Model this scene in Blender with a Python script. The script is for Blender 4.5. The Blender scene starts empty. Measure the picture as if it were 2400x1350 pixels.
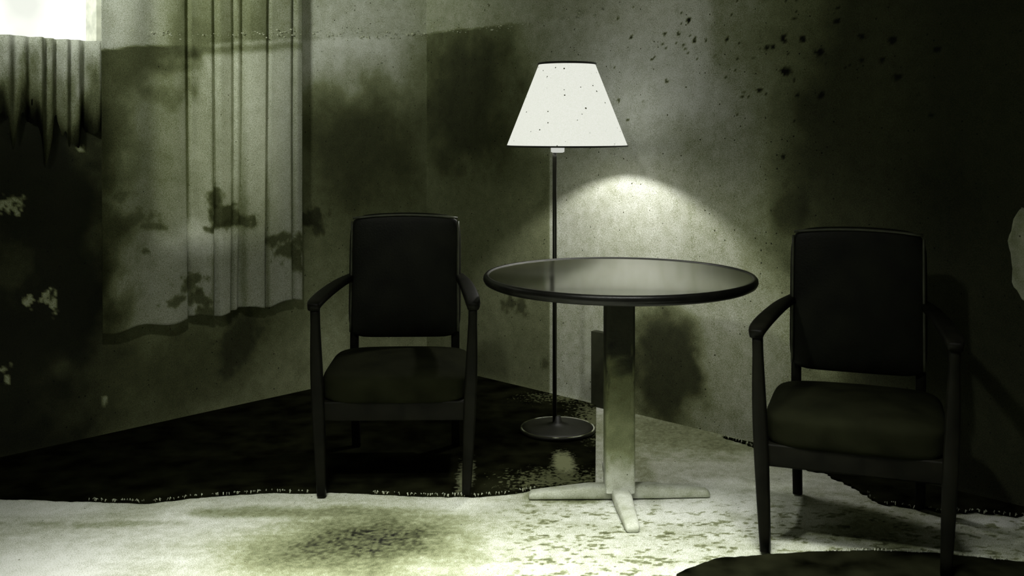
import bpy, bmesh, math, random
import numpy as np
from mathutils import Vector, Matrix

random.seed(5)
PI = math.pi
SC = bpy.context.scene
COL = SC.collection

# ------------------------------------------------------------------ camera
F, CX, HY, H = 2400.0, 1200.0, 300.0, 1.227      # focal length px, centre column, horizon row, eye height
cam_d = bpy.data.cameras.new('camera')
cam_d.sensor_width = 36.0
cam_d.lens = 36.0 * F / 2400.0
cam_d.shift_y = -(675.0 - HY) / 2400.0
cam_d.dof.use_dof = True
cam_d.dof.focus_distance = 4.0
cam_d.dof.aperture_fstop = 5.0
cam = bpy.data.objects.new('camera', cam_d)
COL.objects.link(cam)
cam.location = (0, 0, H)
cam.rotation_euler = (PI / 2, 0, 0)
SC.camera = cam

# ------------------------------------------------------------------ exposure, world, lights
SC.view_settings.view_transform = 'Standard'
SC.view_settings.look = 'None'
SC.view_settings.gamma = 1.0
SC.view_settings.use_curve_mapping = False
SC.view_settings.exposure = 0.0
SC.cycles.use_denoising = True
SC.cycles.max_bounces = 6

world = bpy.data.worlds.new('world')
SC.world = world
world.use_nodes = True
world.node_tree.nodes['Background'].inputs[0].default_value = (0.5, 0.55, 0.35, 1)
world.node_tree.nodes['Background'].inputs[1].default_value = 0.2

LIGHT_TINT = (0.86, 0.92, 0.66)
BULB_POWER = 24.0
def area(name, loc, aim, size, power, color=LIGHT_TINT, spread=PI):
    d = bpy.data.lights.new(name, 'AREA')
    d.shape = 'RECTANGLE'; d.size, d.size_y = size
    d.energy = power; d.color = color; d.spread = spread
    o = bpy.data.objects.new(name, d); COL.objects.link(o)
    o.location = loc
    o.rotation_euler = (Vector(aim) - Vector(loc)).to_track_quat('-Z', 'Y').to_euler()
    return o
# ceiling lamp, then unseen fill lights added to brighten the room
sd = bpy.data.lights.new('ceiling_spot_light', 'SPOT')
sd.energy = 64.0; sd.color = (0.97, 1.0, 0.88); sd.shadow_soft_size = 0.07
sd.spot_size = math.radians(90); sd.spot_blend = 0.6
so_ = bpy.data.objects.new('ceiling_spot_light', sd); COL.objects.link(so_)
so_.location = (-0.6, 1.55, 2.48)
so_.rotation_euler = (Vector((-0.25, 2.75, 0)) - Vector(so_.location)).to_track_quat('-Z', 'Y').to_euler()
area('floor_fill_light', (-0.1, 1.9, 2.5), (-0.1, 2.5, 0), (1.8, 0.3), 21.0, (0.98, 1.0, 0.92), math.radians(48))  # unseen fill, added to brighten the foreground floor
area('upper_wall_fill_light', (-1.7, 0.3, 2.35), (-1.35, 4.65, 1.98), (0.5, 0.3), 5.0, (0.95, 1.0, 0.85), math.radians(34))  # unseen fill, added for the upper left wall
area('room_fill_light', (-1.2, -1.6, 1.6), (-0.2, 4.5, 0.9), (1.2, 1.4), 4.0)  # added ambient fill from behind the camera

# ------------------------------------------------------------------ geometry of the room
ANG = math.radians(43.8)
C0 = np.array([-0.444, 5.33])                                   # the corner
DR = np.array([math.cos(ANG), -math.sin(ANG)])                 # along the right wall, away from the corner
DL = np.array([-math.sin(ANG), -math.cos(ANG)])
ROOM = 7.0
CEIL = 2.55

def on_floor(x, y, z=0.0):
    Y = (H - z) * F / (y - HY)
    return ((x - CX) / F * Y, Y)
def on_wall(x, y, d, off=0.0):
    """(distance from the corner, height) of the wall point seen at a photo position"""
    n = np.array([-d[1], d[0]])
    if n @ (-C0) < 0: n = -n
    base = C0 + n * off
    k = (x - CX) / F
    # base + d*u = (k*Y, Y)
    u = (k * base[1] - base[0]) / (d[0] - k * d[1])
    Y = base[1] + d[1] * u
    return u, H - (y - HY) / F * Y, Y
def at(x, y, Y):
    return Vector(((x - CX) / F * Y, Y, H - (y - HY) / F * Y))

# ------------------------------------------------------------------ value noise for wear maps
_rng = np.random.RandomState(11)
_T = _rng.rand(256, 256)
def vnoise(x, y):
    xi = np.floor(x).astype(int); yi = np.floor(y).astype(int)
    fx = x - xi; fy = y - yi
    fx = fx*fx*(3-2*fx); fy = fy*fy*(3-2*fy)
    a = _T[xi % 256, yi % 256]; b = _T[(xi+1) % 256, yi % 256]
    c = _T[xi % 256, (yi+1) % 256]; d = _T[(xi+1) % 256, (yi+1) % 256]
    return (a*(1-fx)+b*fx)*(1-fy) + (c*(1-fx)+d*fx)*fy
def fbm(x, y, oct=4, seed=0):
    s = 0; a = 0.5; t = 0
    for i in range(oct):
        s = s + a * vnoise(x + 17.3*i + seed*31.7, y + 9.1*i + seed*13.9); t += a
        a *= 0.5; x = x*2.03; y = y*2.03
    return s / t - 0.5
def sstep(a, b, x):
    t = np.clip((x - a) / (b - a), 0, 1)
    return t*t*(3-2*t)
def mix(a, b, m): return a*(1-m) + b*m
def blob(u, v, cu, cv, ru, rv, soft=0.4, rough=0.5, freq=14, seed=0, rot=0.0):
    du = u - cu; dv = v - cv
    if rot:
        c, s = math.cos(rot), math.sin(rot)
        du, dv = du*c + dv*s, -du*s + dv*c
    d = np.sqrt((du/ru)**2 + (dv/rv)**2)
    d = d + rough * fbm(u*freq, v*freq, 4, seed) * 2
    return 1 - sstep(1 - soft, 1 + soft*0.5, d)

# ------------------------------------------------------------------ materials
def new_mat(name):
    m = bpy.data.materials.new(name); m.use_nodes = True
    return m, m.node_tree, m.node_tree.nodes['Principled BSDF']
def ramp(nt, stops, interp='LINEAR'):
    r = nt.nodes.new('ShaderNodeValToRGB'); r.color_ramp.interpolation = interp
    e = r.color_ramp.elements
    while len(e) < len(stops): e.new(0.5)
    for i, (p, c) in enumerate(stops):
        e[i].position = p; e[i].color = (c[0], c[1], c[2], 1)
    return r
TONES = [(0.0, (0.002, 0.002, 0.001)), (0.12, (0.105, 0.115, 0.055)), (0.35, (0.30, 0.325, 0.19)),
         (0.6, (0.56, 0.58, 0.48)), (1.0, (0.90, 0.91, 0.87))]
def plain(name, col, rough=0.7, vary=0.25, scale=20, bump=0.0, spec=0.3, sheen=0.0, coat=0.0):
    m, nt, b = new_mat(name)
    tc = nt.nodes.new('ShaderNodeTexCoord')
    n = nt.nodes.new('ShaderNodeTexNoise'); n.inputs['Scale'].default_value = scale
    n.inputs['Detail'].default_value = 6
    nt.links.new(tc.outputs['Object'], n.inputs['Vector'])
    lo = tuple(c*(1-vary) for c in col); hi = tuple(min(1, c*(1+vary)) for c in col)
    r = ramp(nt, [(0.3, lo), (0.7, hi)])
    nt.links.new(n.outputs['Fac'], r.inputs['Fac'])
    nt.links.new(r.outputs['Color'], b.inputs['Base Color'])
    b.inputs['Roughness'].default_value = rough
    b.inputs['Specular IOR Level'].default_value = spec
    b.inputs['Sheen Weight'].default_value = sheen
    b.inputs['Coat Weight'].default_value = coat
    b.inputs['Coat Roughness'].default_value = 0.12
    if bump:
        n2 = nt.nodes.new('ShaderNodeTexNoise'); n2.inputs['Scale'].default_value = scale*12
        nt.links.new(tc.outputs['Object'], n2.inputs['Vector'])
        bp = nt.nodes.new('ShaderNodeBump'); bp.inputs['Strength'].default_value = bump
        bp.inputs['Distance'].default_value = 0.002
        nt.links.new(n2.outputs['Fac'], bp.inputs['Height'])
        nt.links.new(bp.outputs['Normal'], b.inputs['Normal'])
    return m
def worn(name, speck=0.5, grain=0.11, rough=0.85, spec=0.25, translucent=0.0, bump=0.25, speck_scale=45, coarse=0.06):
    """wear map (vertex attribute 'wear' = how much pale paint is left) + procedural mottling, fly specks"""
    m, nt, b = new_mat(name)
    L = nt.links.new
    tc = nt.nodes.new('ShaderNodeTexCoord')
    at_ = nt.nodes.new('ShaderNodeAttribute'); at_.attribute_name = 'wear'
    def noise(sc, det=5):
        n = nt.nodes.new('ShaderNodeTexNoise'); n.inputs['Scale'].default_value = sc
        n.inputs['Detail'].default_value = det; L(tc.outputs['Object'], n.inputs['Vector']); return n.outputs['Fac']
    def math_(op, a, c):
        k = nt.nodes.new('ShaderNodeMath'); k.operation = op
        for i, v in enumerate((a, c)):
            if isinstance(v, (int, float)): k.inputs[i].default_value = v
            else: L(v, k.inputs[i])
        return k.outputs[0]
    n1 = math_('SUBTRACT', noise(22, 8), 0.5); n2 = math_('SUBTRACT', noise(330, 2), 0.5)
    f = math_('ADD', 1.0, math_('ADD', math_('MULTIPLY', n1, coarse*12), math_('MULTIPLY', n2, grain*20)))
    v = math_('MULTIPLY', at_.outputs['Fac'], f)
    # specks
    vo = nt.nodes.new('ShaderNodeTexVoronoi'); vo.inputs['Scale'].default_value = speck_scale
    vo.feature = 'F1'; L(tc.outputs['Object'], vo.inputs['Vector'])
    sepc = nt.nodes.new('ShaderNodeSeparateColor'); L(vo.outputs['Color'], sepc.inputs['Color'])
    size = math_('MULTIPLY', math_('POWER', sepc.outputs['Red'], 5.0), 0.13*speck*2)
    dd = math_('ADD', vo.outputs['Distance'], math_('MULTIPLY', n2, 0.12))
    hit = math_('LESS_THAN', dd, size)
    v = math_('MULTIPLY', v, math_('SUBTRACT', 1.0, math_('MULTIPLY', hit, 0.85)))
    r = ramp(nt, TONES); L(v, r.inputs['Fac']); L(r.outputs['Color'], b.inputs['Base Color'])
    b.inputs['Roughness'].default_value = rough
    b.inputs['Specular IOR Level'].default_value = spec
    if bump:
        bp = nt.nodes.new('ShaderNodeBump'); bp.inputs['Strength'].default_value = bump
        bp.inputs['Distance'].default_value = 0.003
        L(noise(90, 6), bp.inputs['Height']); L(bp.outputs['Normal'], b.inputs['Normal'])
    if translucent:
        out = nt.nodes['Material Output']
        t = nt.nodes.new('ShaderNodeBsdfTranslucent'); L(r.outputs['Color'], t.inputs['Color'])
        mx = nt.nodes.new('ShaderNodeMixShader'); mx.inputs[0].default_value = translucent
        L(b.outputs[0], mx.inputs[1]); L(t.outputs[0], mx.inputs[2]); L(mx.outputs[0], out.inputs['Surface'])
    return m
def emit(name, col, strength, mottled=0.0):
    m, nt, b = new_mat(name)
    e = nt.nodes.new('ShaderNodeEmission'); e.inputs[0].default_value = (*col, 1); e.inputs[1].default_value = strength
    if mottled:
        tc = nt.nodes.new('ShaderNodeTexCoord'); n = nt.nodes.new('ShaderNodeTexNoise')
        n.inputs['Scale'].default_value = 5; nt.links.new(tc.outputs['Object'], n.inputs['Vector'])
        r = ramp(nt, [(0.35, tuple(c*(1-mottled) for c in col)), (0.6, col)])
        nt.links.new(n.outputs['Fac'], r.inputs['Fac']); nt.links.new(r.outputs['Color'], e.inputs[0])
    nt.links.new(e.outputs[0], nt.nodes['Material Output'].inputs['Surface'])
    return m

M = {}
M['wall'] = worn('stained_wallpaper', speck=0.85, speck_scale=60)
M['floor'] = worn('worn_floor', speck=0.55, grain=0.13, bump=0.4, coarse=0.05, rough=0.7)
M['curtain'] = worn('curtain_cloth', speck=0.45, translucent=0.35, rough=0.9, spec=0.1, bump=0.1, coarse=0.03)
M['lace'] = worn('lace_cloth', speck=0.3, translucent=0.5, rough=0.9, spec=0.1, bump=0.0)
M['peeling'] = worn('peeling_paint', speck=0.5, grain=0.05, bump=0.5, coarse=0.09)
M['plaster'] = plain('ceiling_plaster', (0.10, 0.11, 0.07), 0.9)
M['darkwall'] = plain('dim_wallpaper', (0.05, 0.055, 0.035), 0.9)
M['trim'] = plain('pipe_cover_paint', (0.035, 0.038, 0.02), 0.8)
M['carpet'] = plain('dark_carpet', (0.0085, 0.009, 0.0045), 1.0, 0.8, 9, 0.8, 0.0)
M['fray'] = plain('frayed_backing', (0.62, 0.64, 0.5), 0.5, 0.3, 60, 0, 0.8)
M['wood'] = plain('dark_stained_wood', (0.005, 0.005, 0.003), 0.5, 0.5, 14, 0.1, 0.08)
M['leather'] = plain('dark_upholstery', (0.005, 0.0055, 0.003), 0.5, 0.5, 12, 0.3, 0.10)
M['seatcloth'] = plain('dark_seat_cloth', (0.009, 0.0098, 0.0045), 0.9, 0.4, 10, 0.3, 0.03)
M['piping'] = plain('worn_piping', (0.03, 0.033, 0.018), 0.5, 0.4, 30, 0, 0.4)
M['tabletop'] = plain('polished_table_top', (0.035, 0.037, 0.020), 0.17, 0.3, 6, 0.0, 0.5, coat=0.3)
M['rim'] = plain('dark_table_edge', (0.004, 0.004, 0.003), 0.35, 0.4, 20, 0.2, 0.2)
M['metal'] = plain('dark_lamp_metal', (0.012, 0.012, 0.008), 0.35, 0.3, 20, 0, 0.5)
M['worn_metal'] = plain('dark_worn_metal', (0.010, 0.010, 0.006), 0.5, 0.6, 25, 0, 0.4)
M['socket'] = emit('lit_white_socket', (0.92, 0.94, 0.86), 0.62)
M['bulb'] = emit('bulb_glow', (1.0, 0.99, 0.94), 1.0)
M['sky'] = emit('window_daylight', (0.97, 1.0, 0.90), 1.25, 0.25)
M['sky_dim'] = emit('curtained_daylight', (0.88, 0.90, 0.74), 3.0, 0.3)
M['white'] = plain('white_window_frame', (0.8, 0.82, 0.72), 0.5)
M['frame'] = plain('dark_window_frame', (0.02, 0.02, 0.012), 0.6)

# ------------------------------------------------------------------ helpers
def obj(name, bm_or_mesh, mat, parent=None, smooth=True):
    if isinstance(bm_or_mesh, bmesh.types.BMesh):
        me = bpy.data.meshes.new(name); bmesh.ops.recalc_face_normals(bm_or_mesh, faces=bm_or_mesh.faces)
        bm_or_mesh.to_mesh(me); bm_or_mesh.free()
    else: me = bm_or_mesh
    if mat: me.materials.append(mat)
    if smooth:
        for p in me.polygons: p.use_smooth = True
    o = bpy.data.objects.new(name, me); COL.objects.link(o)
    if parent: o.parent = parent
    return o
def empty(name, loc, rz=0.0):
    o = bpy.data.objects.new(name, None); COL.objects.link(o)
    o.location = loc; o.rotation_euler = (0, 0, rz); o.empty_display_size = 0.1
    return o
def tag(o, label, cat, group=None, kind=None):
    if label: o['label'] = label
    if cat: o['category'] = cat
    if group: o['group'] = group
    if kind: o['kind'] = kind
    return o
def struct(o, label=None):
    o['kind'] = 'structure'
    if label: o['label'] = label
    return o
def box_bm(cx, cy, cz, sx, sy, sz, bev=0.004, seg=3, bm=None):
    bm = bm or bmesh.new()
    r = bmesh.ops.create_cube(bm, size=1.0)
    bmesh.ops.scale(bm, vec=(sx, sy, sz), verts=r['verts'])
    bmesh.ops.translate(bm, vec=(cx, cy, cz), verts=r['verts'])
    if bev:
        es = list({e for v in r['verts'] for e in v.link_edges})
        bmesh.ops.bevel(bm, geom=es, offset=bev, segments=seg, profile=0.5, affect='EDGES')
    return bm
def bar_bm(pts, sections, bm=None, n=16, pw=4.0):
    """loft along pts; section = (half width, half depth) superellipse, axes fixed by path"""
    bm = bm or bmesh.new()
    rings = []
    P = [Vector(p) for p in pts]
    for i, p in enumerate(P):
        d = (P[min(i+1, len(P)-1)] - P[max(i-1, 0)]).normalized()
        ref = Vector((1, 0, 0)) if abs(d.x) < 0.9 else Vector((0, 0, 1))
        s = (ref - d*ref.dot(d)).normalized(); t = d.cross(s)
        w, h = sections[i] if isinstance(sections, list) else sections
        ring = []
        for k in range(n):
            a = 2*PI*k/n; c, sn = math.cos(a), math.sin(a)
            x = math.copysign(abs(c)**(2/pw), c)*w; y = math.copysign(abs(sn)**(2/pw), sn)*h
            ring.append(bm.verts.new(p + s*x + t*y))
        rings.append(ring)
    for a, b in zip(rings, rings[1:]):
        for k in range(n): bm.faces.new((a[k], a[(k+1) % n], b[(k+1) % n], b[k]))
    bm.faces.new(rings[0][::-1]); bm.faces.new(rings[-1])
    return bm
def curve_pts(pts, n=24):
    """Catmull-Rom through pts"""
    P = [Vector(p) for p in pts]; P = [2*P[0]-P[1]] + P + [2*P[-1]-P[-2]]
    out = []
    m = max(2, n // (len(P)-3))
    for i in range(1, len(P)-2):
        for k in range(m):
            t = k/m
            out.append(0.5*((2*P[i]) + (P[i+1]-P[i-1])*t + (2*P[i-1]-5*P[i]+4*P[i+1]-P[i+2])*t*t + (3*P[i]-P[i-1]-3*P[i+1]+P[i+2])*t**3))
    out.append(P[-2]); return out
def lathe_bm(prof, n=64, cx=0, cy=0, cap=True, bm=None):
    bm = bm or bmesh.new(); rings = []
    for r, z in prof:
        rings.append([bm.verts.new((cx + r*math.cos(2*PI*k/n), cy + r*math.sin(2*PI*k/n), z)) for k in range(n)])
    for a, b in zip(rings, rings[1:]):
        for k in range(n): bm.faces.new((a[k], a[(k+1) % n], b[(k+1) % n], b[k]))
    if cap: bm.faces.new(rings[0][::-1]); bm.faces.new(rings[-1])
    return bm
def cushion_bm(w, d, h, n=28, crown=0.2, pw=7.0, wob=0.0, seed=1):
    """padded block: superellipse outline, crowned faces. local x width, y depth, z height, centred"""
    bm = bmesh.new()
    r = bmesh.ops.create_cube(bm, size=2.0)
    bmesh.ops.subdivide_edges(bm, edges=bm.edges[:], cuts=n//2, use_grid_fill=True)
    for v in bm.verts:
        x, y, z = v.co
        k = (abs(x)**pw + abs(y)**pw + abs(z)**pw) ** (1/pw)
        x, y, z = x/k, y/k, z/k
        bulge = 1 + crown*(1-x*x)*(1-z*z)
        v.co = (x*w/2, y*d/2*bulge, z*h/2)
        if wob:
            q = math.sin(v.co.x*23+seed)*math.sin(v.co.z*19+seed*2)*wob
            v.co.y += q
    return bm
def wear_grid(name, us, vs, to_world, wear, mat, skip=None, parent=None, disp=None):
    """grid surface with a wear value at each vertex"""
    U, V = np.meshgrid(us, vs, indexing='ij')
    P = to_world(U, V).reshape(-1, 3)
    nu, nv = len(us), len(vs)
    idx = np.arange(nu*nv).reshape(nu, nv)
    q = np.stack([idx[:-1, :-1], idx[1:, :-1], idx[1:, 1:], idx[:-1, 1:]], -1).reshape(-1, 4)
    if skip is not None:
        uc = (U[:-1, :-1]+U[1:, 1:])/2; vc = (V[:-1, :-1]+V[1:, 1:])/2
        q = q[~skip(uc, vc).reshape(-1)]
    me = bpy.data.meshes.new(name)
    me.vertices.add(len(P)); me.vertices.foreach_set('co', P.astype(np.float32).ravel())
    me.loops.add(q.size); me.loops.foreach_set('vertex_index', q.astype(np.int32).ravel())
    me.polygons.add(len(q)); me.polygons.foreach_set('loop_start', np.arange(0, q.size, 4, dtype=np.int32))
    me.polygons.foreach_set('loop_total', np.full(len(q), 4, dtype=np.int32))
    me.update(calc_edges=True); me.validate()
    a = me.attributes.new('wear', 'FLOAT', 'POINT')
    a.data.foreach_set('value', np.clip(wear(U, V), 0, 1).astype(np.float32).ravel())
    return obj(name, me, mat, parent)
def set_wear(o, fn):
    me = o.data; n = len(me.vertices); co = np.empty(n*3, np.float32); me.vertices.foreach_get('co', co); co = co.reshape(-1, 3)
    a = me.attributes.new('wear', 'FLOAT', 'POINT')
    a.data.foreach_set('value', np.clip(fn(co), 0, 1).astype(np.float32))

# ------------------------------------------------------------------ wear maps, with some light and shade painted in
def wb(d, x, y, rx, ry, off=0.0):
    """centre and radii on the wall of a tone patch measured at a photo position"""
    u, z, Y = on_wall(x, y, d, off)
    u2 = on_wall(x + rx, y, d, off)[0]
    return u, z, abs(u2-u), ry/F*Y
def put(t, U, V, d, x, y, rx, ry, target, soft=0.4, rough=0.5, freq=14, seed=0, amt=1.0, rot=0.0, off=0.0):
    cu, cv, ru, rv = wb(d, x, y, rx, ry, off)
    return mix(t, target, amt*blob(U, V, cu, cv, ru, rv, soft, rough, freq, seed, rot))

def tear_z(u, side):
    return 1.715 + (0.02*np.clip(u, 0, 2) if side == 'R' else -0.10*u) + 0.012*fbm(u*9, u*0+3, 3, 4) * 2

def wear_light_right(U, V):
    t = 0.56 + 0.10*fbm(U*3, V*3, 4, 1)*2
    X = lambda px: on_wall(px, 400, DR)[0]
    # darker strip next to the corner, up to a sharp edge
    strip = (1 - sstep(X(1288)-0.006, X(1288)+0.006, U)) * (1 - sstep(1.08, 1.22, V + 0.15*fbm(U*6, V*6, 4, 10)))
    strip = np.maximum(strip, 1 - sstep(X(1180), X(1290), U + 0.2*fbm(U*5, V*5, 4, 11)))
    t = mix(t, 0.22 + 0.08*fbm(U*5, V*5, 4, 2), strip)
    t = put(t, U, V, DR, 1090, 250, 160, 200, 0.035, 0.8, 0.5, 7, 3, 0.9)
    t = put(t, U, V, DR, 1150, 500, 90, 90, 0.24, 0.7, 0.6, 7, 5, 0.6)
    # lamp glow above and right of the shade, painted as paler wall
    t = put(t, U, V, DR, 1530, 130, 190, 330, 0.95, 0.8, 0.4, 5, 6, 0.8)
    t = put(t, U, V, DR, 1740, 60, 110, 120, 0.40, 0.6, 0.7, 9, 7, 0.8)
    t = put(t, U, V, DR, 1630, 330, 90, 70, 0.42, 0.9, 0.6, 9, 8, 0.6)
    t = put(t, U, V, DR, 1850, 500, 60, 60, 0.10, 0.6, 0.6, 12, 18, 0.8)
    # unlit far part of the wall, its darkness painted into the tone
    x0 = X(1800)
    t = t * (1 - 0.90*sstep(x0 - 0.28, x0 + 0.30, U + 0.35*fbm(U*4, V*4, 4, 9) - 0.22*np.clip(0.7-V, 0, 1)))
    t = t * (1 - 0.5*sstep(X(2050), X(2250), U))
    # paler band above the torn line
    up = sstep(-0.006, 0.006, V - tear_z(U, 'R')) * (1 - sstep(X(1330), X(1480), U))
    t = mix(t, 0.50 + 0.15*fbm(U*8, V*8, 4, 12), up*0.9)
    # table's shadow low on the wall, painted as a dark patch
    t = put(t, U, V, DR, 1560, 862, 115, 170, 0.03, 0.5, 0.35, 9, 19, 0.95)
    # frosty bloom low on the wall behind the table
    t = put(t, U, V, DR, 1700, 880, 70, 170, 0.45, 0.7, 0.9, 12, 14, 0.85)
    # a dark drip above the floor beside the column and mould clumps
    t = put(t, U, V, DR, 1188, 712, 22, 20, 0.05, 0.5, 1.0, 34, 15, 0.8)
    t = put(t, U, V, DR, 1222, 720, 18, 18, 0.04, 0.5, 1.0, 34, 16, 0.8)
    t = put(t, U, V, DR, 1278, 852, 14, 14, 0.05, 0.5, 0.9, 34, 17, 0.7)
    R = np.random.RandomState(3)
    spots = [(1615,48,7),(1590,80,6),(1626,97,6),(1835,90,11),(1877,92,9),(1922,122,13),(1797,112,6),(1810,110,5),
             (1840,170,13),(1765,135,4),(1703,93,5),(1608,113,4),(1560,114,4),(1780,210,6),(1727,137,4),(2020,85,9),
             (2090,95,10),(2105,180,10),(2070,140,9),(2195,118,9),(1925,225,9),(1870,225,5),(1860,45,5),(1448,42,4),(1562,190,4),
             (1655,95,4),(1675,128,4),(2180,270,8),(1960,50,7),(1838,368,5),(1480,88,4),(2022,142,7),(1740,225,4)]
    for i in range(60):
        spots.append((R.normal(1700, 190), abs(R.normal(130, 120)), 1.5 + 2.5*R.rand()))
    for i, (x, y, r) in enumerate(spots):
        t = put(t, U, V, DR, x, y, r, r*0.9, 0.0, 0.35, 0.9, 60, 20+i % 9, 1.0)
    return t

def wear_left(U, V):
    X = lambda px: on_wall(px, 400, DL)[0]
    t = 0.20 + 0.10*fbm(U*4, V*4, 4, 21)*2
    t = put(t, U, V, DL, 810, 70, 190, 170, 1.0, 0.9, 0.30, 6, 22, 0.95)
    t = put(t, U, V, DL, 850, 350, 160, 170, 0.06, 0.8, 0.5, 6, 23, 0.92)
    t = put(t, U, V, DL, 760, 740, 80, 190, 0.34, 0.8, 0.5, 8, 24, 0.8)
    t = put(t, U, V, DL, 728, 508, 40, 22, 0.03, 0.5, 0.9, 30, 25, 0.9)
    t = put(t, U, V, DL, 740, 535, 22, 18, 0.03, 0.5, 0.9, 30, 26, 0.8)
    # band above the torn line
    up = sstep(-0.006, 0.006, V - tear_z(U, 'L'))
    t = mix(t, 0.62 + 0.25*fbm(U*7, V*7, 4, 27), up*0.8)
    # soot towards the left end
    x0 = X(300)
    t = t * (1 - 0.93*sstep(x0 - 0.08, x0 + 0.22, U + 0.4*fbm(U*6, V*6, 4, 28)))
    t = put(t, U, V, DL, 450, 860, 240, 120, 0.09, 0.8, 0.6, 9, 29, 0.85)
    t = put(t, U, V, DL, 560, 800, 50, 80, 0.03, 0.6, 0.9, 20, 30, 0.8)
    t = put(t, U, V, DL, 30, 640, 50, 60, 0.06, 0.8, 0.8, 20, 31, 0.7)
    # chipped flakes showing pale plaster
    for i, (x, y, rx, ry) in enumerate([(20,475,16,16),(45,470,12,9),(40,495,8,12),(68,705,8,14),(112,690,7,18),
                                        (125,715,7,20),(98,700,5,5),(10,870,10,14),(20,890,8,12),(245,938,5,10),(190,350,8,7),(4,490,6,12)]):
        t = put(t, U, V, DL, x, y, rx, ry, 0.42, 0.3, 1.6, 60, 40+i, 1.0)
    return t

def wall_xyz(d):
    def f(U, V): return np.stack([C0[0] + d[0]*U, C0[1] + d[1]*U, V], -1)
    return f
vs = np.linspace(0, CEIL, 290)
# windows of the left wall: rectangles in (distance from corner, height)
W1 = (on_wall(650, 400, DL)[0], on_wall(330, 400, DL)[0], 0.72, 2.25)
w2a = on_wall(236, 90, DL)
W2 = (w2a[0], w2a[0] + 0.95, 1.535, 2.30)
def skip_left(u, v):
    a = (u > W1[0]) & (u < W1[1]) & (v > W1[2]) & (v < W1[3])
    b = (u > W2[0]) & (u < W2[1]) & (v > W2[2]) & (v < W2[3])
    return a | b
def snap(arr, vals):
    arr = arr.copy()
    for v in vals: arr[np.argmin(abs(arr-v))] = v
    return arr
usR = np.concatenate([np.linspace(0, 3.4, 400), np.linspace(3.5, ROOM, 20)])
usL = np.concatenate([np.linspace(0, 3.0, 330), np.linspace(3.1, ROOM, 20)])
usL = snap(usL, [W1[0], W1[1], W2[0], W2[1]]); vsL = snap(vs, [W1[2], W1[3], W2[2], W2[3]])
struct(wear_grid('wall_right', usR, vs, wall_xyz(DR), wear_light_right, M['wall']), 'stained wall behind the table and lamp')
struct(wear_grid('wall_left', usL, vsL, wall_xyz(DL), wear_left, M['wall'], skip_left), 'stained wall with curtained window left of the corner')

NL = np.array([-DL[1], DL[0]]);  NL = NL if NL @ (-C0) > 0 else -NL     # into the room from the left wall
NR = np.array([-DR[1], DR[0]]);  NR = NR if NR @ (-C0) > 0 else -NR
def lw(u, z, off=0.0): return Vector((C0[0]+DL[0]*u+NL[0]*off, C0[1]+DL[1]*u+NL[1]*off, z))
def rw(u, z, off=0.0): return Vector((C0[0]+DR[0]*u+NR[0]*off, C0[1]+DR[1]*u+NR[1]*off, z))
def wall_box(fn, u0, u1, z0, z1, o0, o1, bm=None, bev=0.002):
    bm = bm or bmesh.new()
    c = [bm.verts.new(fn(u, z, o)) for o in (o0, o1) for u, z in ((u0, z0), (u1, z0), (u1, z1), (u0, z1))]
    for f in ((0,1,2,3), (7,6,5,4), (0,4,5,1), (1,5,6,2), (2,6,7,3), (3,7,4,0)): bm.faces.new([c[i] for i in f])
    return bm
def window(name, W, glass, frame, t, label):
    u0, u1, z0, z1 = W
    bm = bmesh.new()
    for a in ((u0, u0+t, z0, z1), (u1-t, u1, z0, z1), (u0, u1, z0, z0+t), (u0, u1, z1-t, z1)):
        wall_box(lw, a[0], a[1], a[2], a[3], -0.12, 0.006, bm)
    w = struct(obj(name, bm, frame, smooth=False), label)
    obj('window_pane', wall_box(lw, u0+t, u1-t, z0+t, z1-t, -0.10, -0.09), glass, w, smooth=False)
    return w
window('window_1', W1, M['sky_dim'], M['frame'], 0.05, 'window behind the hanging curtain')
window('window_2', W2, M['sky'], M['white'], 0.02, 'high bright window above the ragged valance')

# far walls and ceiling close the room
far = C0 + DL*ROOM + DR*ROOM
def quad(name, a, b, mat, off):
    n = Vector((a[1]-b[1], b[0]-a[0], 0)).normalized()
    bm = bmesh.new(); c = []
    for z in (0, CEIL):
        for p in (a, b):
            c.append(bm.verts.new((p[0], p[1], z)))
    bm.faces.new((c[0], c[1], c[3], c[2]))
    return struct(obj(name, bm, mat, smooth=False))
quad('wall_back', C0 + DR*ROOM, far, M['darkwall'], 0)
quad('wall_front', C0 + DL*ROOM, far, M['darkwall'], 0)
bm = bmesh.new()
bm.faces.new([bm.verts.new((p[0], p[1], CEIL)) for p in (C0, C0+DR*ROOM, far, C0+DL*ROOM)])
struct(obj('ceiling', bm, M['plaster'], smooth=False))

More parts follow.
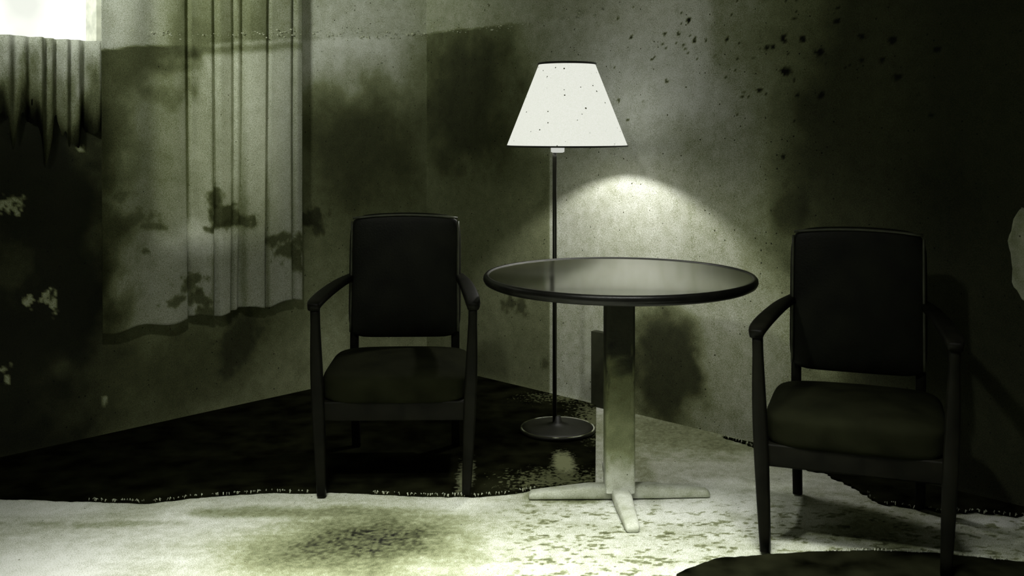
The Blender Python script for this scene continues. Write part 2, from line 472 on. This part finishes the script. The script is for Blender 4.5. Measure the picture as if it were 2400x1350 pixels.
# ------------------------------------------------------------------ floor: bare, pale, badly worn
def wear_floor(X, Y):
    t = 0.60 + 0.16*fbm(X*3, Y*9, 4, 51)*2
    Fl = lambda x, y: on_floor(x, y)
    def fb(t, x, y, rx, ry, target, soft=0.5, rough=0.6, freq=10, seed=0, amt=1.0):
        cx, cy = Fl(x, y); r1 = abs(Fl(x+rx, y)[0]-cx); r2 = abs(Fl(x, y+ry)[1]-cy)
        return mix(t, target, amt*blob(X, Y, cx, cy, r1, r2, soft, rough, freq, seed))
    # streaks along the boards
    t = t + 0.10*fbm(X*2.2+7, Y*40, 4, 52)*2
    t = fb(t, 60, 1350, 190, 90, 1.0, 0.8, 0.5, 6, 53)
    t = fb(t, 60, 1190, 230, 25, 0.95, 0.8, 0.6, 8, 54)
    t = fb(t, 420, 1215, 90, 30, 0.8, 0.8, 0.6, 9, 56)
    t = fb(t, 850, 1285, 300, 110, 0.045, 0.9, 0.4, 5, 55, 0.96)
    t = fb(t, 700, 1200, 260, 14, 0.16, 0.7, 0.6, 9, 67, 0.7)
    t = fb(t, 1640, 1180, 260, 60, 0.92, 0.8, 0.6, 12, 57)
    t = fb(t, 1400, 1290, 280, 60, 0.62, 0.8, 0.8, 14, 58)
    t = fb(t, 1330, 1160, 110, 22, 0.26, 0.3, 0.3, 10, 59)
    t = fb(t, 2060, 1235, 150, 50, 0.24, 0.6, 0.8, 10, 60, 0.9)
    t = fb(t, 2330, 1222, 110, 12, 0.95, 0.7, 0.6, 14, 61)
    t = fb(t, 1600, 1010, 260, 75, 0.20, 0.7, 0.5, 12, 62, 0.85)
    t = fb(t, 1506, 1100, 26, 100, 0.30, 0.6, 0.4, 12, 63, 0.7)
    t = fb(t, 230, 1228, 190, 9, 0.25, 0.7, 1.0, 18, 64, 0.6)
    # lichen-like mottling
    q = fbm(X*55, Y*90, 3, 66)
    q2 = fbm(X*26, Y*60, 4, 68) + 0.12*np.sin(Y*70 + 3*fbm(X*3, Y*3, 2, 69))
    t = t * (1 - 0.7*sstep(0.0, 0.12, q)*sstep(-0.06, 0.08, q2)*sstep(-0.15, 0.1, X)*sstep(3.55, 3.2, Y))
    t = t + 0.12*fbm(X*100, Y*100, 2, 70)*2
    return t
xs = np.concatenate([[-8, -5, -3], np.linspace(-1.7, 2.1, 900), [3, 5, 8]])
ys = np.concatenate([[-5, -3, 0, 1.5], np.linspace(2.5, 3.6, 260), np.linspace(3.61, 5.5, 180), [6.0]])
def floor_skip(x, y):
    dx = x - C0[0]; dy = y - C0[1]
    r = dx*DR[0] + dy*DR[1]; l = dx*DL[0] + dy*DL[1]
    return (r < -0.05) | (l < -0.05) | (r > ROOM+3.5) | (l > ROOM+3.5)
struct(wear_grid('floor', xs, ys, lambda U, V: np.stack([U, V, U*0], -1), wear_floor, M['floor'], floor_skip), 'pale worn floor with mottled stains')

# ------------------------------------------------------------------ carpets: dark, ragged edged
def ragged(poly, amp, freq, seed):
    """polygon in photo positions -> ragged floor outline"""
    P = [Vector((*on_floor(x, y), 0)) for x, y, r in poly]
    R = [r for _, _, r in poly]
    out = []; flags = []
    n = len(P)
    for i in range(n):
        a, b = P[i], P[(i+1) % n]; L = (b-a).length; rag = R[i]
        k = max(1, int(L/0.006)) if rag else max(1, int(L/0.15))
        d = (b-a).normalized(); nrm = Vector((-d.y, d.x, 0))
        for j in range(k):
            s = j/k; p = a.lerp(b, s)
            if rag:
                w = min(1, 6*s, 6*(1-s)) if False else 1
                off = (fbm(np.array([p.x*freq]), np.array([p.y*freq]), 4, seed)[0]*2*amp + fbm(np.array([p.x*freq*6]), np.array([p.y*freq*6]), 3, seed+1)[0]*amp*1.0) * rag * w
                p = p + nrm*off
            out.append(p); flags.append(bool(rag))
    return out, flags
def wallfloor(d, x):    # photo row of the wall's foot at a column
    u, z, Y = on_wall(x, 800, d, 0.016)
    return HY + H*F/Y
def carpet(name, poly, label, seed, amp=0.02, freq=9, thick=0.009, mat=None):
    out, flags = ragged(poly, amp, freq, seed)
    bm = bmesh.new()
    top = [bm.verts.new((p.x, p.y, thick)) for p in out]
    bot = [bm.verts.new((p.x, p.y, 0.0005)) for p in out]
    n = len(out)
    f = bm.faces.new(top)
    bmesh.ops.triangulate(bm, faces=[f])
    for i in range(n): bm.faces.new((top[i], top[(i+1) % n], bot[(i+1) % n], bot[i]))
    o = obj(name, bm, mat or M['carpet'], smooth=False)
    tag(o, label, 'carpet')
    # frayed backing threads along the torn edge: one part
    fb_ = bmesh.new(); R = random.Random(seed)
    for i in range(n):
        if not flags[i] or R.random() > 0.6: continue
        dens = fbm(np.array([out[i].x*3.0]), np.array([out[i].y*3.0]), 2, seed+5)[0]
        if dens < 0.04: continue
        p = out[i]; a = R.uniform(0, 2*PI); l = R.uniform(0.002, 0.010); w = R.uniform(0.0007, 0.0020)
        q = p + Vector((math.cos(a)*l, math.sin(a)*l*0.6, 0))
        bar_bm([(p.x, p.y, thick+0.0015), ((p.x+q.x)/2, (p.y+q.y)/2, thick+0.003+R.random()*0.004), (q.x, q.y, thick*0.6)], (w, w*0.7), fb_, n=5, pw=2)
    fo = obj('frayed_edge', fb_, M['fray'], o); fo['kind'] = 'stuff'; fo['label'] = 'pale curled threads along the torn edge'
    return o
def carpet_worn():
    m, nt, b = new_mat('worn_dark_carpet'); L = nt.links.new
    tc = nt.nodes.new('ShaderNodeTexCoord')
    n = nt.nodes.new('ShaderNodeTexNoise'); n.inputs['Scale'].default_value = 9; n.inputs['Detail'].default_value = 6
    L(tc.outputs['Object'], n.inputs['Vector'])
    base = ramp(nt, [(0.35, (0.003, 0.003, 0.0015)), (0.7, (0.014, 0.015, 0.007))]); L(n.outputs['Fac'], base.inputs['Fac'])
    n2 = nt.nodes.new('ShaderNodeTexNoise'); n2.inputs['Scale'].default_value = 70; n2.inputs['Detail'].default_value = 4
    L(tc.outputs['Object'], n2.inputs['Vector'])
    col = base.outputs['Color']
    for (x, y, rx, ry, amp, c) in ((1322,1092,26,30,1.4,(.22,.235,.13)), (1300,1130,130,26,4.2,(.11,.12,.06)), (1390,985,46,55,4.6,(.13,.14,.075)), (1092,1120,18,44,2.2,(.13,.14,.08)), (1330,935,90,14,5.0,(.11,.12,.06))):
        cx, cy = on_floor(x, y); r1 = abs(on_floor(x+rx, y)[0]-cx); r2 = abs(on_floor(x, y+ry)[1]-cy)
        s1 = nt.nodes.new('ShaderNodeVectorMath'); s1.operation = 'SUBTRACT'; L(tc.outputs['Object'], s1.inputs[0]); s1.inputs[1].default_value = (cx, cy, 0.009)
        s2 = nt.nodes.new('ShaderNodeVectorMath'); s2.operation = 'MULTIPLY'; L(s1.outputs[0], s2.inputs[0]); s2.inputs[1].default_value = (1/r1, 1/r2, 1)
        s3 = nt.nodes.new('ShaderNodeVectorMath'); s3.operation = 'LENGTH'; L(s2.outputs[0], s3.inputs[0])
        a = nt.nodes.new('ShaderNodeMath'); a.operation = 'MULTIPLY_ADD'; L(n2.outputs['Fac'], a.inputs[0]); a.inputs[1].default_value = amp; L(s3.outputs['Value'], a.inputs[2])
        q = nt.nodes.new('ShaderNodeMapRange'); L(a.outputs[0], q.inputs['Value'])
        mid = 1.0 + amp*0.5 if amp < 3 else 0.75 + amp*0.47
        q.inputs['From Min'].default_value = mid + 0.25; q.inputs['From Max'].default_value = mid - 0.35
        q.inputs['To Min'].default_value = 0; q.inputs['To Max'].default_value = 1
        mx = nt.nodes.new('ShaderNodeMix'); mx.data_type = 'RGBA'; L(q.outputs[0], mx.inputs[0]); L(col, mx.inputs[6]); mx.inputs[7].default_value = (*c, 1)
        col = mx.outputs[2]
    L(col, b.inputs['Base Color']); b.inputs['Roughness'].default_value = 1.0; b.inputs['Specular IOR Level'].default_value = 0
    return m
yl = lambda x: wallfloor(DL, x) if x < 1000 else wallfloor(DR, x)
carpet('carpet', [(-150,1172,1),(0,1172,1),(180,1176,1),(350,1182,1),(470,1166,1),(620,1156,1),(800,1156,1),(980,1164,1),(1110,1166,1),(1210,1158,1),
                  (1300,1142,1),(1395,1138,0),(1397,yl(1397)+1,0),(1000,yl(1000)+1.5,0),(600,yl(600)+1,0),(200,yl(200)+1,0),(-150,yl(-150)+1,0)],
       'dark carpet with torn front edge under the left armchair and lamp', 3, 0.012, 7, mat=carpet_worn())
carpet('carpet', [(1700,yl(1700)+2,1),(1790,1060,1),(1870,1092,1),(1950,1126,1),(2020,1156,1),(2075,1180,1),(2130,1188,1),(2230,1205,1),(2400,1208,1),(2560,1200,0),
                  (2560,yl(2560)+1,0),(2400,yl(2400)+1,0)],
       'dark torn carpet under the right armchair', 9, 0.035, 8)
carpet('carpet', [(1585,1352,1),(1680,1318,1),(1800,1306,1),(1920,1300,1),(2060,1296,1),(2200,1302,1),(2330,1318,1),(2480,1330,0),(2500,1480,0),(1560,1480,0)],
       'scrap of black carpet in the bottom right foreground', 13, 0.010, 8)

# ------------------------------------------------------------------ curtain
def curtain_fn():
    u0 = on_wall(708, 400, DL, 0.07)[0]; u1 = on_wall(236, 400, DL, 0.07)[0]
    us = np.linspace(0, 1, 420); vs_ = np.linspace(0, 1, 230)
    z1 = 2.42
    folds = [(on_wall(x, 400, DL, 0.07)[0], w, dpt) for x, w, dpt in ((690,.012,.02),(632,.010,.028),(572,.014,.026),(548,.010,.02),(503,.011,.03),(442,.010,.026))]
    def prof(u, s):
        off = 0.070 + 0.007*np.sin((u-u0)*33)
        for k, (c, w, d) in enumerate(folds):
            cc = c + 0.012*np.sin(s*3+k)*(1-s)
            off = off - d*np.exp(-((u-cc)/w)**2)
        return off
    def to_world(A, B):
        zb = 0.44 + 0.010*np.sin(A*25) - 0.02*A
        z = zb + (z1-zb)*B
        u = u0 + (u1-u0)*A + 0.010*(1-B)*np.sin(A*17)
        off = prof(u, B)
        return np.stack([C0[0]+DL[0]*u+NL[0]*off, C0[1]+DL[1]*u+NL[1]*off, z], -1)
    def wear(A, B):
        U = u0 + (u1-u0)*A; zb = 0.44 - 0.02*A; V = zb + (z1-zb)*B
        t = 0.60 + 0.16*fbm(U*5, V*3, 4, 71)*2
        for (c, w, d) in folds: t = t*(1 - 0.35*np.exp(-((U-c)/(w*0.9))**2))  # crease shade of the folds painted into the cloth tone
        P_ = lambda t, x, y, rx, ry, tg, soft=0.5, rough=0.9, freq=30, seed=0, amt=0.85: put(t, U, V, DL, x, y, rx, ry, tg, soft, rough, freq, seed, amt, off=0.07)
        t = P_(t, 630, 250, 90, 230, 0.78, 0.7, 0.4, 8, 72, 0.7)
        t = P_(t, 440, 565, 110, 42, 1.0, 0.8, 0.5, 10, 73, 0.8)
        for i, (x, y, rx, ry) in enumerate([(505,465,24,28),(530,500,30,28),(560,520,38,18),(500,535,16,10),(650,560,26,16),(672,590,30,22),(700,600,14,50),
                (455,660,40,26),(470,700,34,26),(405,705,24,14),(480,735,30,20),(330,510,34,16),(305,525,22,16),(365,530,24,12),(240,500,30,22),(290,455,26,14),(345,592,10,6)]):
            t = P_(t, x, y, rx, ry, 0.10, 0.5, 1.0, 32, 80+i, 0.85)
        # black mildew running in from the upper left
        t = P_(t, 300, 130, 150, 120, 0.03, 0.6, 0.8, 9, 100, 0.95)
        t = P_(t, 240, 300, 90, 150, 0.02, 0.6, 0.7, 9, 101, 0.95)
        t = P_(t, 240, 640, 70, 170, 0.06, 0.8, 0.8, 10, 102, 0.85)
        t = P_(t, 215, 470, 115, 440, 0.03, 0.9, 0.7, 9, 104, 0.95)
        t = P_(t, 350, 340, 110, 330, 0.30, 0.9, 0.4, 6, 105, 0.6)
        up = sstep(-0.006, 0.006, V - tear_z(U, 'L'))
        t = mix(t, 0.36 + 0.4*fbm(U*9, V*6, 4, 103) + 0.5*sstep(-0.25, 0.05, U - on_wall(300, 40, DL, 0.07)[0]), up*0.9)
        t = mix(t, 0.15, 0.6*sstep(0.035, 0.0, abs(V - tear_z(U, 'L') + 0.03)))
        return t
    o = wear_grid('curtain', us, vs_, to_world, wear, M['curtain'])
    md = o.modifiers.new('thickness', 'SOLIDIFY'); md.thickness = 0.0015
    global CURTAIN; CURTAIN = o
    return tag(o, 'long olive curtain hanging in folds over the window left of the corner', 'curtain')
curtain_fn()

# ragged valance under the bright window, hanging in strands
def valance():
    u0 = on_wall(252, 150, DL, 0.05)[0]; u1 = on_wall(-60, 150, DL, 0.05)[0]
    us = np.linspace(u0, u1, 420); vs_ = np.linspace(0, 1, 90)
    def bottom(u):
        f = (u-u0)/(u1-u0)
        return 1.22 - 0.05*f + 0.10*np.sin(f*9+1.0)*0.5 + 0.12*fbm(u*26, u*0+2, 3, 110)*2
    def top(u):
        return 1.572 + 0.014*fbm(u*8, u*0+5, 3, 111)
    def to_world(A, B):
        z = bottom(A) + (top(A)-bottom(A))*B
        off = 0.034 + 0.012*np.sin(A*95+3*np.sin(A*13)) + 0.010*np.sin(A*57+2)
        return np.stack([C0[0]+DL[0]*A+NL[0]*off, C0[1]+DL[1]*A+NL[1]*off, z], -1)
    def wear(A, B):
        t = 0.06 + 0.95*B**1.4 + (0.2+0.5*B)*fbm(A*24, B*2.0, 4, 112)*2
        t = t*(0.35 + 0.65*sstep(0.0, 0.35, B + 0.5*fbm(A*24, B*3, 3, 113)))
        return t
    def skip(a, b):
        return (fbm(a*34, b*2.2, 3, 114) > 0.13 + 0.5*b) 
    o = wear_grid('valance', us, vs_, to_world, wear, M['lace'], skip)
    md = o.modifiers.new('thickness', 'SOLIDIFY'); md.thickness = 0.0015
    return tag(o, 'ragged grey lace valance hanging in strands below the bright upper-left window', 'valance')
valance()

# curled torn paper crumbs along the tear on both walls
def crumbs():
    R = random.Random(8)
    sets = {'C': bmesh.new(), 'L': bmesh.new(), 'R': bmesh.new()}
    for i in range(260):
        x = R.choice((R.uniform(640, 1380), R.uniform(290, 1420)))
        y = 80 if x < 1000 else 80 - (x-1000)*0.11
        y += R.gauss(0, 5) + 4*math.sin(x/60)
        if x < 706: k = 'C'; u, z, _ = on_wall(x, y, DL, 0.078); off = 0.078
        elif x < 1000: k = 'L'; u, z, _ = on_wall(x, y, DL, 0.006); off = 0.005
        else: k = 'R'; u, z, _ = on_wall(x, y, DR, 0.006); off = 0.005
        s = R.uniform(0.0015, 0.0042) * (1.6 if R.random() < 0.1 else 1)
        r = bmesh.ops.create_icosphere(sets[k], subdivisions=1, radius=s)
        a1, a2 = R.uniform(.8, 2.0), R.uniform(.5, 1)
        for v in r['verts']: v.co = Vector((v.co.x*a1 + u, v.co.y + off, v.co.z*a2 + z))
    def frame(d, n, flip):
        m = Matrix(((d[0], n[0], 0, C0[0]), (d[1], n[1], 0, C0[1]), (0, 0, 1, 0), (0, 0, 0, 1)))
        return m
    # wall frames: x along the wall, y into the room
    for k, d, n, side in (('L', DL, NL, 'left'), ('R', DR, NR, 'right'), ('C', DL, NL, '')):
        bm = sets[k]
        if k == 'L':
            for v in bm.verts: v.co.x = -v.co.x
            m = frame(-d, n, 1)
        elif k == 'R': m = frame(d, n, 0)
        else:
            bmesh.ops.transform(bm, matrix=frame(d, n, 0), verts=bm.verts)
            o = obj('torn_paper', bm, M['fray'], CURTAIN); o['kind'] = 'stuff'; o['label'] = 'glinting pale crumbs across the cloth'; continue
        o = obj('torn_paper', bm, M['fray'])
        o.matrix_world = m
        tag(o, 'glinting crumbs of torn paper in a line high on the ' + side + ' wall', 'torn paper', kind='stuff')
crumbs()

# peeled flap of plaster at the right edge of the view
def peeled():
    u, z, Y = on_wall(2415, 598, DR, 0.02)
    bm = bmesh.new(); n = 48; R = random.Random(4)
    rings = []
    for (k, h) in ((1.0, 0.001), (1.0, 0.012), (0.93, 0.018), (0.86, 0.009), (0.5, 0.010), (0.05, 0.012)):
        ring = []
        for i in range(n):
            a = 2*PI*i/n
            r = 1 + 0.10*math.sin(3*a+1) + 0.05*math.sin(7*a) + 0.03*math.sin(13*a+2)
            ring.append(bm.verts.new(rw(u + math.cos(a)*0.07*r*k, z + math.sin(a)*0.145*r*k, h)))
        rings.append(ring)
    for a, b in zip(rings, rings[1:]):
        for i in range(n): bm.faces.new((a[i], a[(i+1) % n], b[(i+1) % n], b[i]))
    bm.faces.new(rings[-1]); bm.faces.new(rings[0][::-1])
    o = obj('plaster_flake', bm, M['peeling'])
    set_wear(o, lambda c: 0.45 + 0*c[:, 0])
    return tag(o, 'pale rounded plaster flake on the dark wall at the right edge', 'plaster')
peeled()

# ------------------------------------------------------------------ floor lamp
LX, LY = (1300-CX)/F*4.12, 4.12
lamp = empty('floor_lamp', (LX, LY, 0.009))
tag(lamp, 'lit floor lamp with pale tapered shade on a thin dark pole behind the table', 'lamp')
sx, sy = (1329-1300)/F*4.12, 0.0
obj('base', lathe_bm([(0.0005, 0), (0.148, 0), (0.152, 0.006), (0.150, 0.014), (0.12, 0.019), (0.05, 0.026), (0.018, 0.036), (0.012, 0.06), (0.0005, 0.06)], 64, 0.012, 0), M['worn_metal'], lamp)
bm = lathe_bm([(0.146 + 0.0035*math.cos(a), 0.014 + 0.003*math.sin(a)) for a in [2*PI*k/8 for k in range(9)]], 64, 0.012, 0, cap=False)
br = obj('base_rim', bm, M['peeling'], lamp); br['label'] = 'chipped pale rim of the base, highlight painted in'
set_wear(br, lambda c: 0.05 + 0.5*sstep(-0.08, 0.16, fbm(c[:, 0]*30, c[:, 1]*30, 3, 150)*2 + 0.9*c[:, 0]))  # rim highlight painted in, paler towards the right
obj('pole', lathe_bm([(0.0085, 0.03), (0.0085, 1.10), (0.0085, 1.125)], 24), M['metal'], lamp)
zt = lambda y, Y: H - (y-HY)/F*Y
so = obj('socket', lathe_bm([(0.020, 1.128-.009), (0.027, 1.131-.009), (0.028, 1.165-.009), (0.028, 1.21), (0.015, 1.24)], 32, 0.012, 0), M['socket'], lamp)
so['label'] = 'pale glowing socket collar'
zb_, zt_ = 1.157-.009, 1.482-.009
rb, rt = 0.242, 0.114
m, nt, b = new_mat('lit_lamp_shade')
tc = nt.nodes.new('ShaderNodeTexCoord')
vo = nt.nodes.new('ShaderNodeTexVoronoi'); vo.inputs['Scale'].default_value = 62
nz = nt.nodes.new('ShaderNodeTexNoise'); nz.inputs['Scale'].default_value = 300
nt.links.new(tc.outputs['Object'], vo.inputs['Vector']); nt.links.new(tc.outputs['Object'], nz.inputs['Vector'])
sp = nt.nodes.new('ShaderNodeSeparateColor'); nt.links.new(vo.outputs['Color'], sp.inputs[0])
pw_ = nt.nodes.new('ShaderNodeMath'); pw_.operation = 'POWER'; nt.links.new(sp.outputs[0], pw_.inputs[0]); pw_.inputs[1].default_value = 5
ml = nt.nodes.new('ShaderNodeMath'); ml.operation = 'MULTIPLY'; nt.links.new(pw_.outputs[0], ml.inputs[0]); ml.inputs[1].default_value = 0.24
lt = nt.nodes.new('ShaderNodeMath'); lt.operation = 'GREATER_THAN'; nt.links.new(ml.outputs[0], lt.inputs[0]); nt.links.new(vo.outputs['Distance'], lt.inputs[1])
rc = ramp(nt, [(0.0, (0.94, 0.95, 0.90)), (1.0, (0.05, 0.055, 0.03))])
nt.links.new(lt.outputs[0], rc.inputs['Fac'])
nr = ramp(nt, [(0.3, (0.86, 0.88, 0.80)), (0.7, (1, 1, 0.97))]); nt.links.new(nz.outputs['Fac'], nr.inputs['Fac'])
mm = nt.nodes.new('ShaderNodeMix'); mm.data_type = 'RGBA'; mm.blend_type = 'MULTIPLY'; mm.inputs[0].default_value = 1
nt.links.new(rc.outputs[0], mm.inputs[6]); nt.links.new(nr.outputs[0], mm.inputs[7])
SHADE_GLOW = 0.90
e = nt.nodes.new('ShaderNodeEmission'); e.inputs[1].default_value = SHADE_GLOW
nt.links.new(mm.outputs[2], e.inputs[0]); nt.links.new(mm.outputs[2], b.inputs['Base Color'])
ad = nt.nodes.new('ShaderNodeAddShader'); nt.links.new(e.outputs[0], ad.inputs[0])
df = nt.nodes.new('ShaderNodeBsdfDiffuse'); df.inputs[0].default_value = (0.10, 0.10, 0.08, 1)
nt.links.new(df.outputs[0], ad.inputs[1])
nt.links.new(ad.outputs[0], nt.nodes['Material Output'].inputs['Surface'])
M['shade'] = m
th = 0.003
shade = obj('lamp_shade', lathe_bm([(rb-th, zb_), (rb, zb_), (rt, zt_), (rt-th, zt_), (rb-th, zb_)], 96, sx, sy, cap=False), M['shade'], lamp)
def ringtube(r, z, w):
    prof = [(r + w*math.cos(a), z + w*math.sin(a)) for a in [2*PI*k/10 for k in range(11)]]
    return lathe_bm(prof, 96, sx, sy, cap=False)
rim_ = obj('rim', ringtube(rt, zt_+0.003, 0.0045), M['metal'], shade)
rim_ = obj('rim', ringtube(rb, zb_-0.002, 0.0035), M['metal'], shade)
# carrier: spider wires from the socket to the top rim
bm = bmesh.new()
for k in range(3):
    a = 2*PI*k/3 + 0.5
    bar_bm([(sx, sy, zt_-0.03), (sx+math.cos(a)*rt, sy+math.sin(a)*rt, zt_)], (0.0018, 0.0018), bm, n=6, pw=2)
bar_bm([(sx, sy, zt_-0.02), (sx+0.002, sy, 1.33), (sx*0.7, 0, 1.27), (0.012, 0, 1.20)], (0.006, 0.006), bm, n=8, pw=2)
obj('shade_carrier', bm, M['metal'], lamp)
bm = bmesh.new(); bmesh.ops.create_icosphere(bm, subdivisions=3, radius=0.028)
bmesh.ops.translate(bm, vec=(sx, sy, 1.350-.009), verts=bm.verts)
bulb = obj('bulb', bm, M['bulb'], lamp)
M['bulb'].node_tree.nodes['Emission'].inputs[1].default_value = BULB_POWER / (4*PI*PI*0.028**2)

# ------------------------------------------------------------------ round table
TD = 3.40; TX = (1451-CX)/F*TD; TZ = 0.742; TR = 0.45
table = empty('round_table', (TX, TD, 0))
tag(table, 'round dark pedestal table with glossy top in front of the lit lamp', 'table')
obj('tabletop', lathe_bm([(0.0005, TZ-0.004), (TR-0.03, TZ-0.004), (TR-0.02, TZ-0.002), (TR-0.014, TZ-0.003), (TR-0.02, TZ-0.02), (0.0005, TZ-0.02)], 128), M['tabletop'], table)
obj('table_edge', lathe_bm([(TR-0.02, TZ-0.006), (TR-0.016, TZ+0.0), (TR-0.006, TZ+0.001), (TR, TZ-0.006), (TR+0.001, TZ-0.016), (TR-0.004, TZ-0.026), (TR-0.016, TZ-0.032), (TR-0.05, TZ-0.034), (TR-0.05, TZ-0.02), (TR-0.02, TZ-0.006)], 128, cap=False), M['rim'], table)
cw = 0.049
bm = bmesh.new()
zs = np.linspace(0.03, TZ-0.02, 60)
ring0 = None
for z in zs:
    ring = []
    for k in range(48):
        a = 2*PI*k/48; c, s = math.cos(a), math.sin(a)
        ring.append(bm.verts.new((math.copysign(abs(c)**0.22, c)*cw, math.copysign(abs(s)**0.22, s)*cw, z)))
    if ring0:
        for k in range(48): bm.faces.new((ring0[k], ring0[(k+1) % 48], ring[(k+1) % 48], ring[k]))
    ring0 = ring
col = obj('column', bm, M['peeling'], table)
def col_wear(c):
    a = np.arctan2(c[:, 1], c[:, 0])*0.08
    n = fbm(a*70 + 4, c[:, 2]*26, 4, 130)*2
    edge = sstep(0.50, 0.36, c[:, 2] + 0.10*n)
    t = 0.015 + edge*0.13 + sstep(0.36, 0.26, c[:, 2] + 0.05*n)*0.10 + sstep(0.20, 0.05, c[:, 2] + 0.05*n)*0.45
    t = t * (1 - 0.7*sstep(0.1, 0.35, fbm(a*60, c[:, 2]*18, 4, 131)*2) * sstep(0.25, 0.35, c[:, 2]))
    return t
set_wear(col, col_wear)
obj('top_plate', box_bm(0, 0, TZ-0.028, 0.30, 0.30, 0.016, 0.003), M['rim'], table)
def foot(a):
    bm = bmesh.new()
    d = Vector((math.cos(a), math.sin(a), 0))
    pts = [d*0.0, d*0.10, d*0.20, d*0.29, d*0.30]
    sec = [(0.030, 0.022), (0.030, 0.022), (0.026, 0.017), (0.022, 0.012), (0.018, 0.008)]
    P = [(p.x, p.y, s[1]+0.002) for p, s in zip(pts, sec)]
    n = d.cross(Vector((0, 0, 1)))
    rings = []
    for p, (w, h) in zip(P, sec):
        p = Vector(p); ring = []
        for k in range(16):
            t = 2*PI*k/16; c, s = math.cos(t), math.sin(t)
            ring.append(bm.verts.new(p + n*math.copysign(abs(c)**0.5, c)*w + Vector((0, 0, math.copysign(abs(s)**0.5, s)*h))))
        rings.append(ring)
    for r0, r1 in zip(rings, rings[1:]):
        for k in range(16): bm.faces.new((r0[k], r0[(k+1) % 16], r1[(k+1) % 16], r1[k]))
    bm.faces.new(rings[0][::-1]); bm.faces.new(rings[-1])
    o = obj('foot', bm, M['peeling'], table)
    set_wear(o, lambda c: 0.62 + 0.3*fbm(c[:, 0]*20, c[:, 1]*20, 3, 140))
for k in range(4): foot(math.radians(2) + k*PI/2)

# ------------------------------------------------------------------ armchairs
def armchair(name, label):
    t = empty(name, (0, 0, 0))
    tag(t, label, 'armchair', 'matching armchairs on either side of the table')
    # seat: padded, crowned
    bm = cushion_bm(0.500, 0.47, 0.11, crown=0.0, pw=6)
    for v in bm.verts:
        c = (1-(v.co.x/0.25)**2)*(1-(v.co.y/0.235)**2)
        if v.co.z > 0: v.co.z += 0.018*max(0, c)
    bmesh.ops.translate(bm, vec=(0, -0.01, 0.345), verts=bm.verts)
    obj('seat', bm, M['seatcloth'], t)
    obj('seat_frame', box_bm(0, 0.0, 0.275, 0.525, 0.47, 0.065, 0.006), M['wood'], t)
    # backrest: tall padded panel, top edge gently arched, leaning back
    W, Hh = 0.420, 0.452
    bm = cushion_bm(W, 0.065, Hh, crown=0.18, pw=9)
    for v in bm.verts:
        if v.co.z > 0: v.co.z += 0.014*(1-(v.co.x/(W/2))**2)*(v.co.z/(Hh/2))
    rot = Matrix.Rotation(math.radians(-7), 4, 'X')
    bmesh.ops.transform(bm, matrix=Matrix.Translation((0, 0.245, 0.430+Hh/2)) @ rot, verts=bm.verts)
    back = obj('backrest', bm, M['leather'], t)
    bm = bmesh.new()
    for s in (-1, 1):
        pts = []
        for k in range(15):
            z = -Hh/2+0.02 + (Hh-0.04)*k/14
            pts.append((s*(W/2-0.010), -0.034, z))
        bar_bm(pts, (0.0045, 0.0045), bm, n=8, pw=2)
    pts = [(x, -0.034, Hh/2-0.010+0.014*(1-(x/(W/2))**2)) for x in np.linspace(-W/2+0.012, W/2-0.012, 15)]
    bar_bm(pts, (0.0045, 0.0045), bm, n=8, pw=2)
    bmesh.ops.transform(bm, matrix=Matrix.Translation((0, 0.245, 0.430+Hh/2)) @ rot, verts=bm.verts)
    obj('piping', bm, M['piping'], back)
    for s in (-1, 1):
        # rear leg runs up past the seat as the back post
        pts = curve_pts([(s*0.190, 0.285, 0.0), (s*0.190, 0.245, 0.20), (s*0.190, 0.225, 0.38), (s*0.190, 0.250, 0.62), (s*0.190, 0.288, 0.84)], 24)
        obj('rear_leg', bar_bm(pts, (0.016, 0.017)), M['wood'], t)
        # front leg leans a little, widening where it meets the arm
        pts = curve_pts([(s*0.240, -0.232, 0.0), (s*0.250, -0.234, 0.25), (s*0.258, -0.236, 0.45), (s*0.262, -0.236, 0.625)], 20)
        n = len(pts)
        obj('front_leg', bar_bm(pts, [(0.015+0.006*math.sin(PI*min(1, k/n*1.2)), 0.019) for k in range(n)]), M['wood'], t)
        # arm
        pts = curve_pts([(s*0.203, 0.262, 0.652), (s*0.228, 0.10, 0.652), (s*0.250, -0.10, 0.646), (s*0.262, -0.225, 0.636), (s*0.263, -0.262, 0.626)], 28)
        n = len(pts)
        obj('armrest', bar_bm(pts, [(0.017+0.009*math.sin(PI*k/(n-1)*0.9), 0.013) for k in range(n)]), M['wood'], t)
    obj('stretcher', box_bm(0, 0.255, 0.335, 0.36, 0.02, 0.05, 0.004), M['wood'], t)
    return t
def copy_tree(o, parent=None):
    c = o.copy(); COL.objects.link(c)
    if parent: c.parent = parent
    for ch in list(o.children): copy_tree(ch, c)
    return c
ch1 = armchair('armchair', 'dark armchair standing empty on the left, between the curtain and the table')
ch1.location = (-0.398, 3.64, 0.0095); ch1.rotation_euler = (0, 0, math.radians(1.5))
ch2 = copy_tree(ch1)
ch2['label'] = 'near-black armchair in the shadow right of the round table'
ch2.location = (1.036, 3.09, 0.0095); ch2.rotation_euler = (0, 0, math.radians(-20))

# low box cover against the wall, seen beside the table's column
u, z, Y = on_wall(1392, 780, DR, 0.03)
o = obj('trim_1', wall_box(rw, u-0.012, u+0.085, 0.0, 0.33, 0.0, 0.035), M['trim'], smooth=False)
struct(o, 'low upright pipe cover on the wall behind the table column')
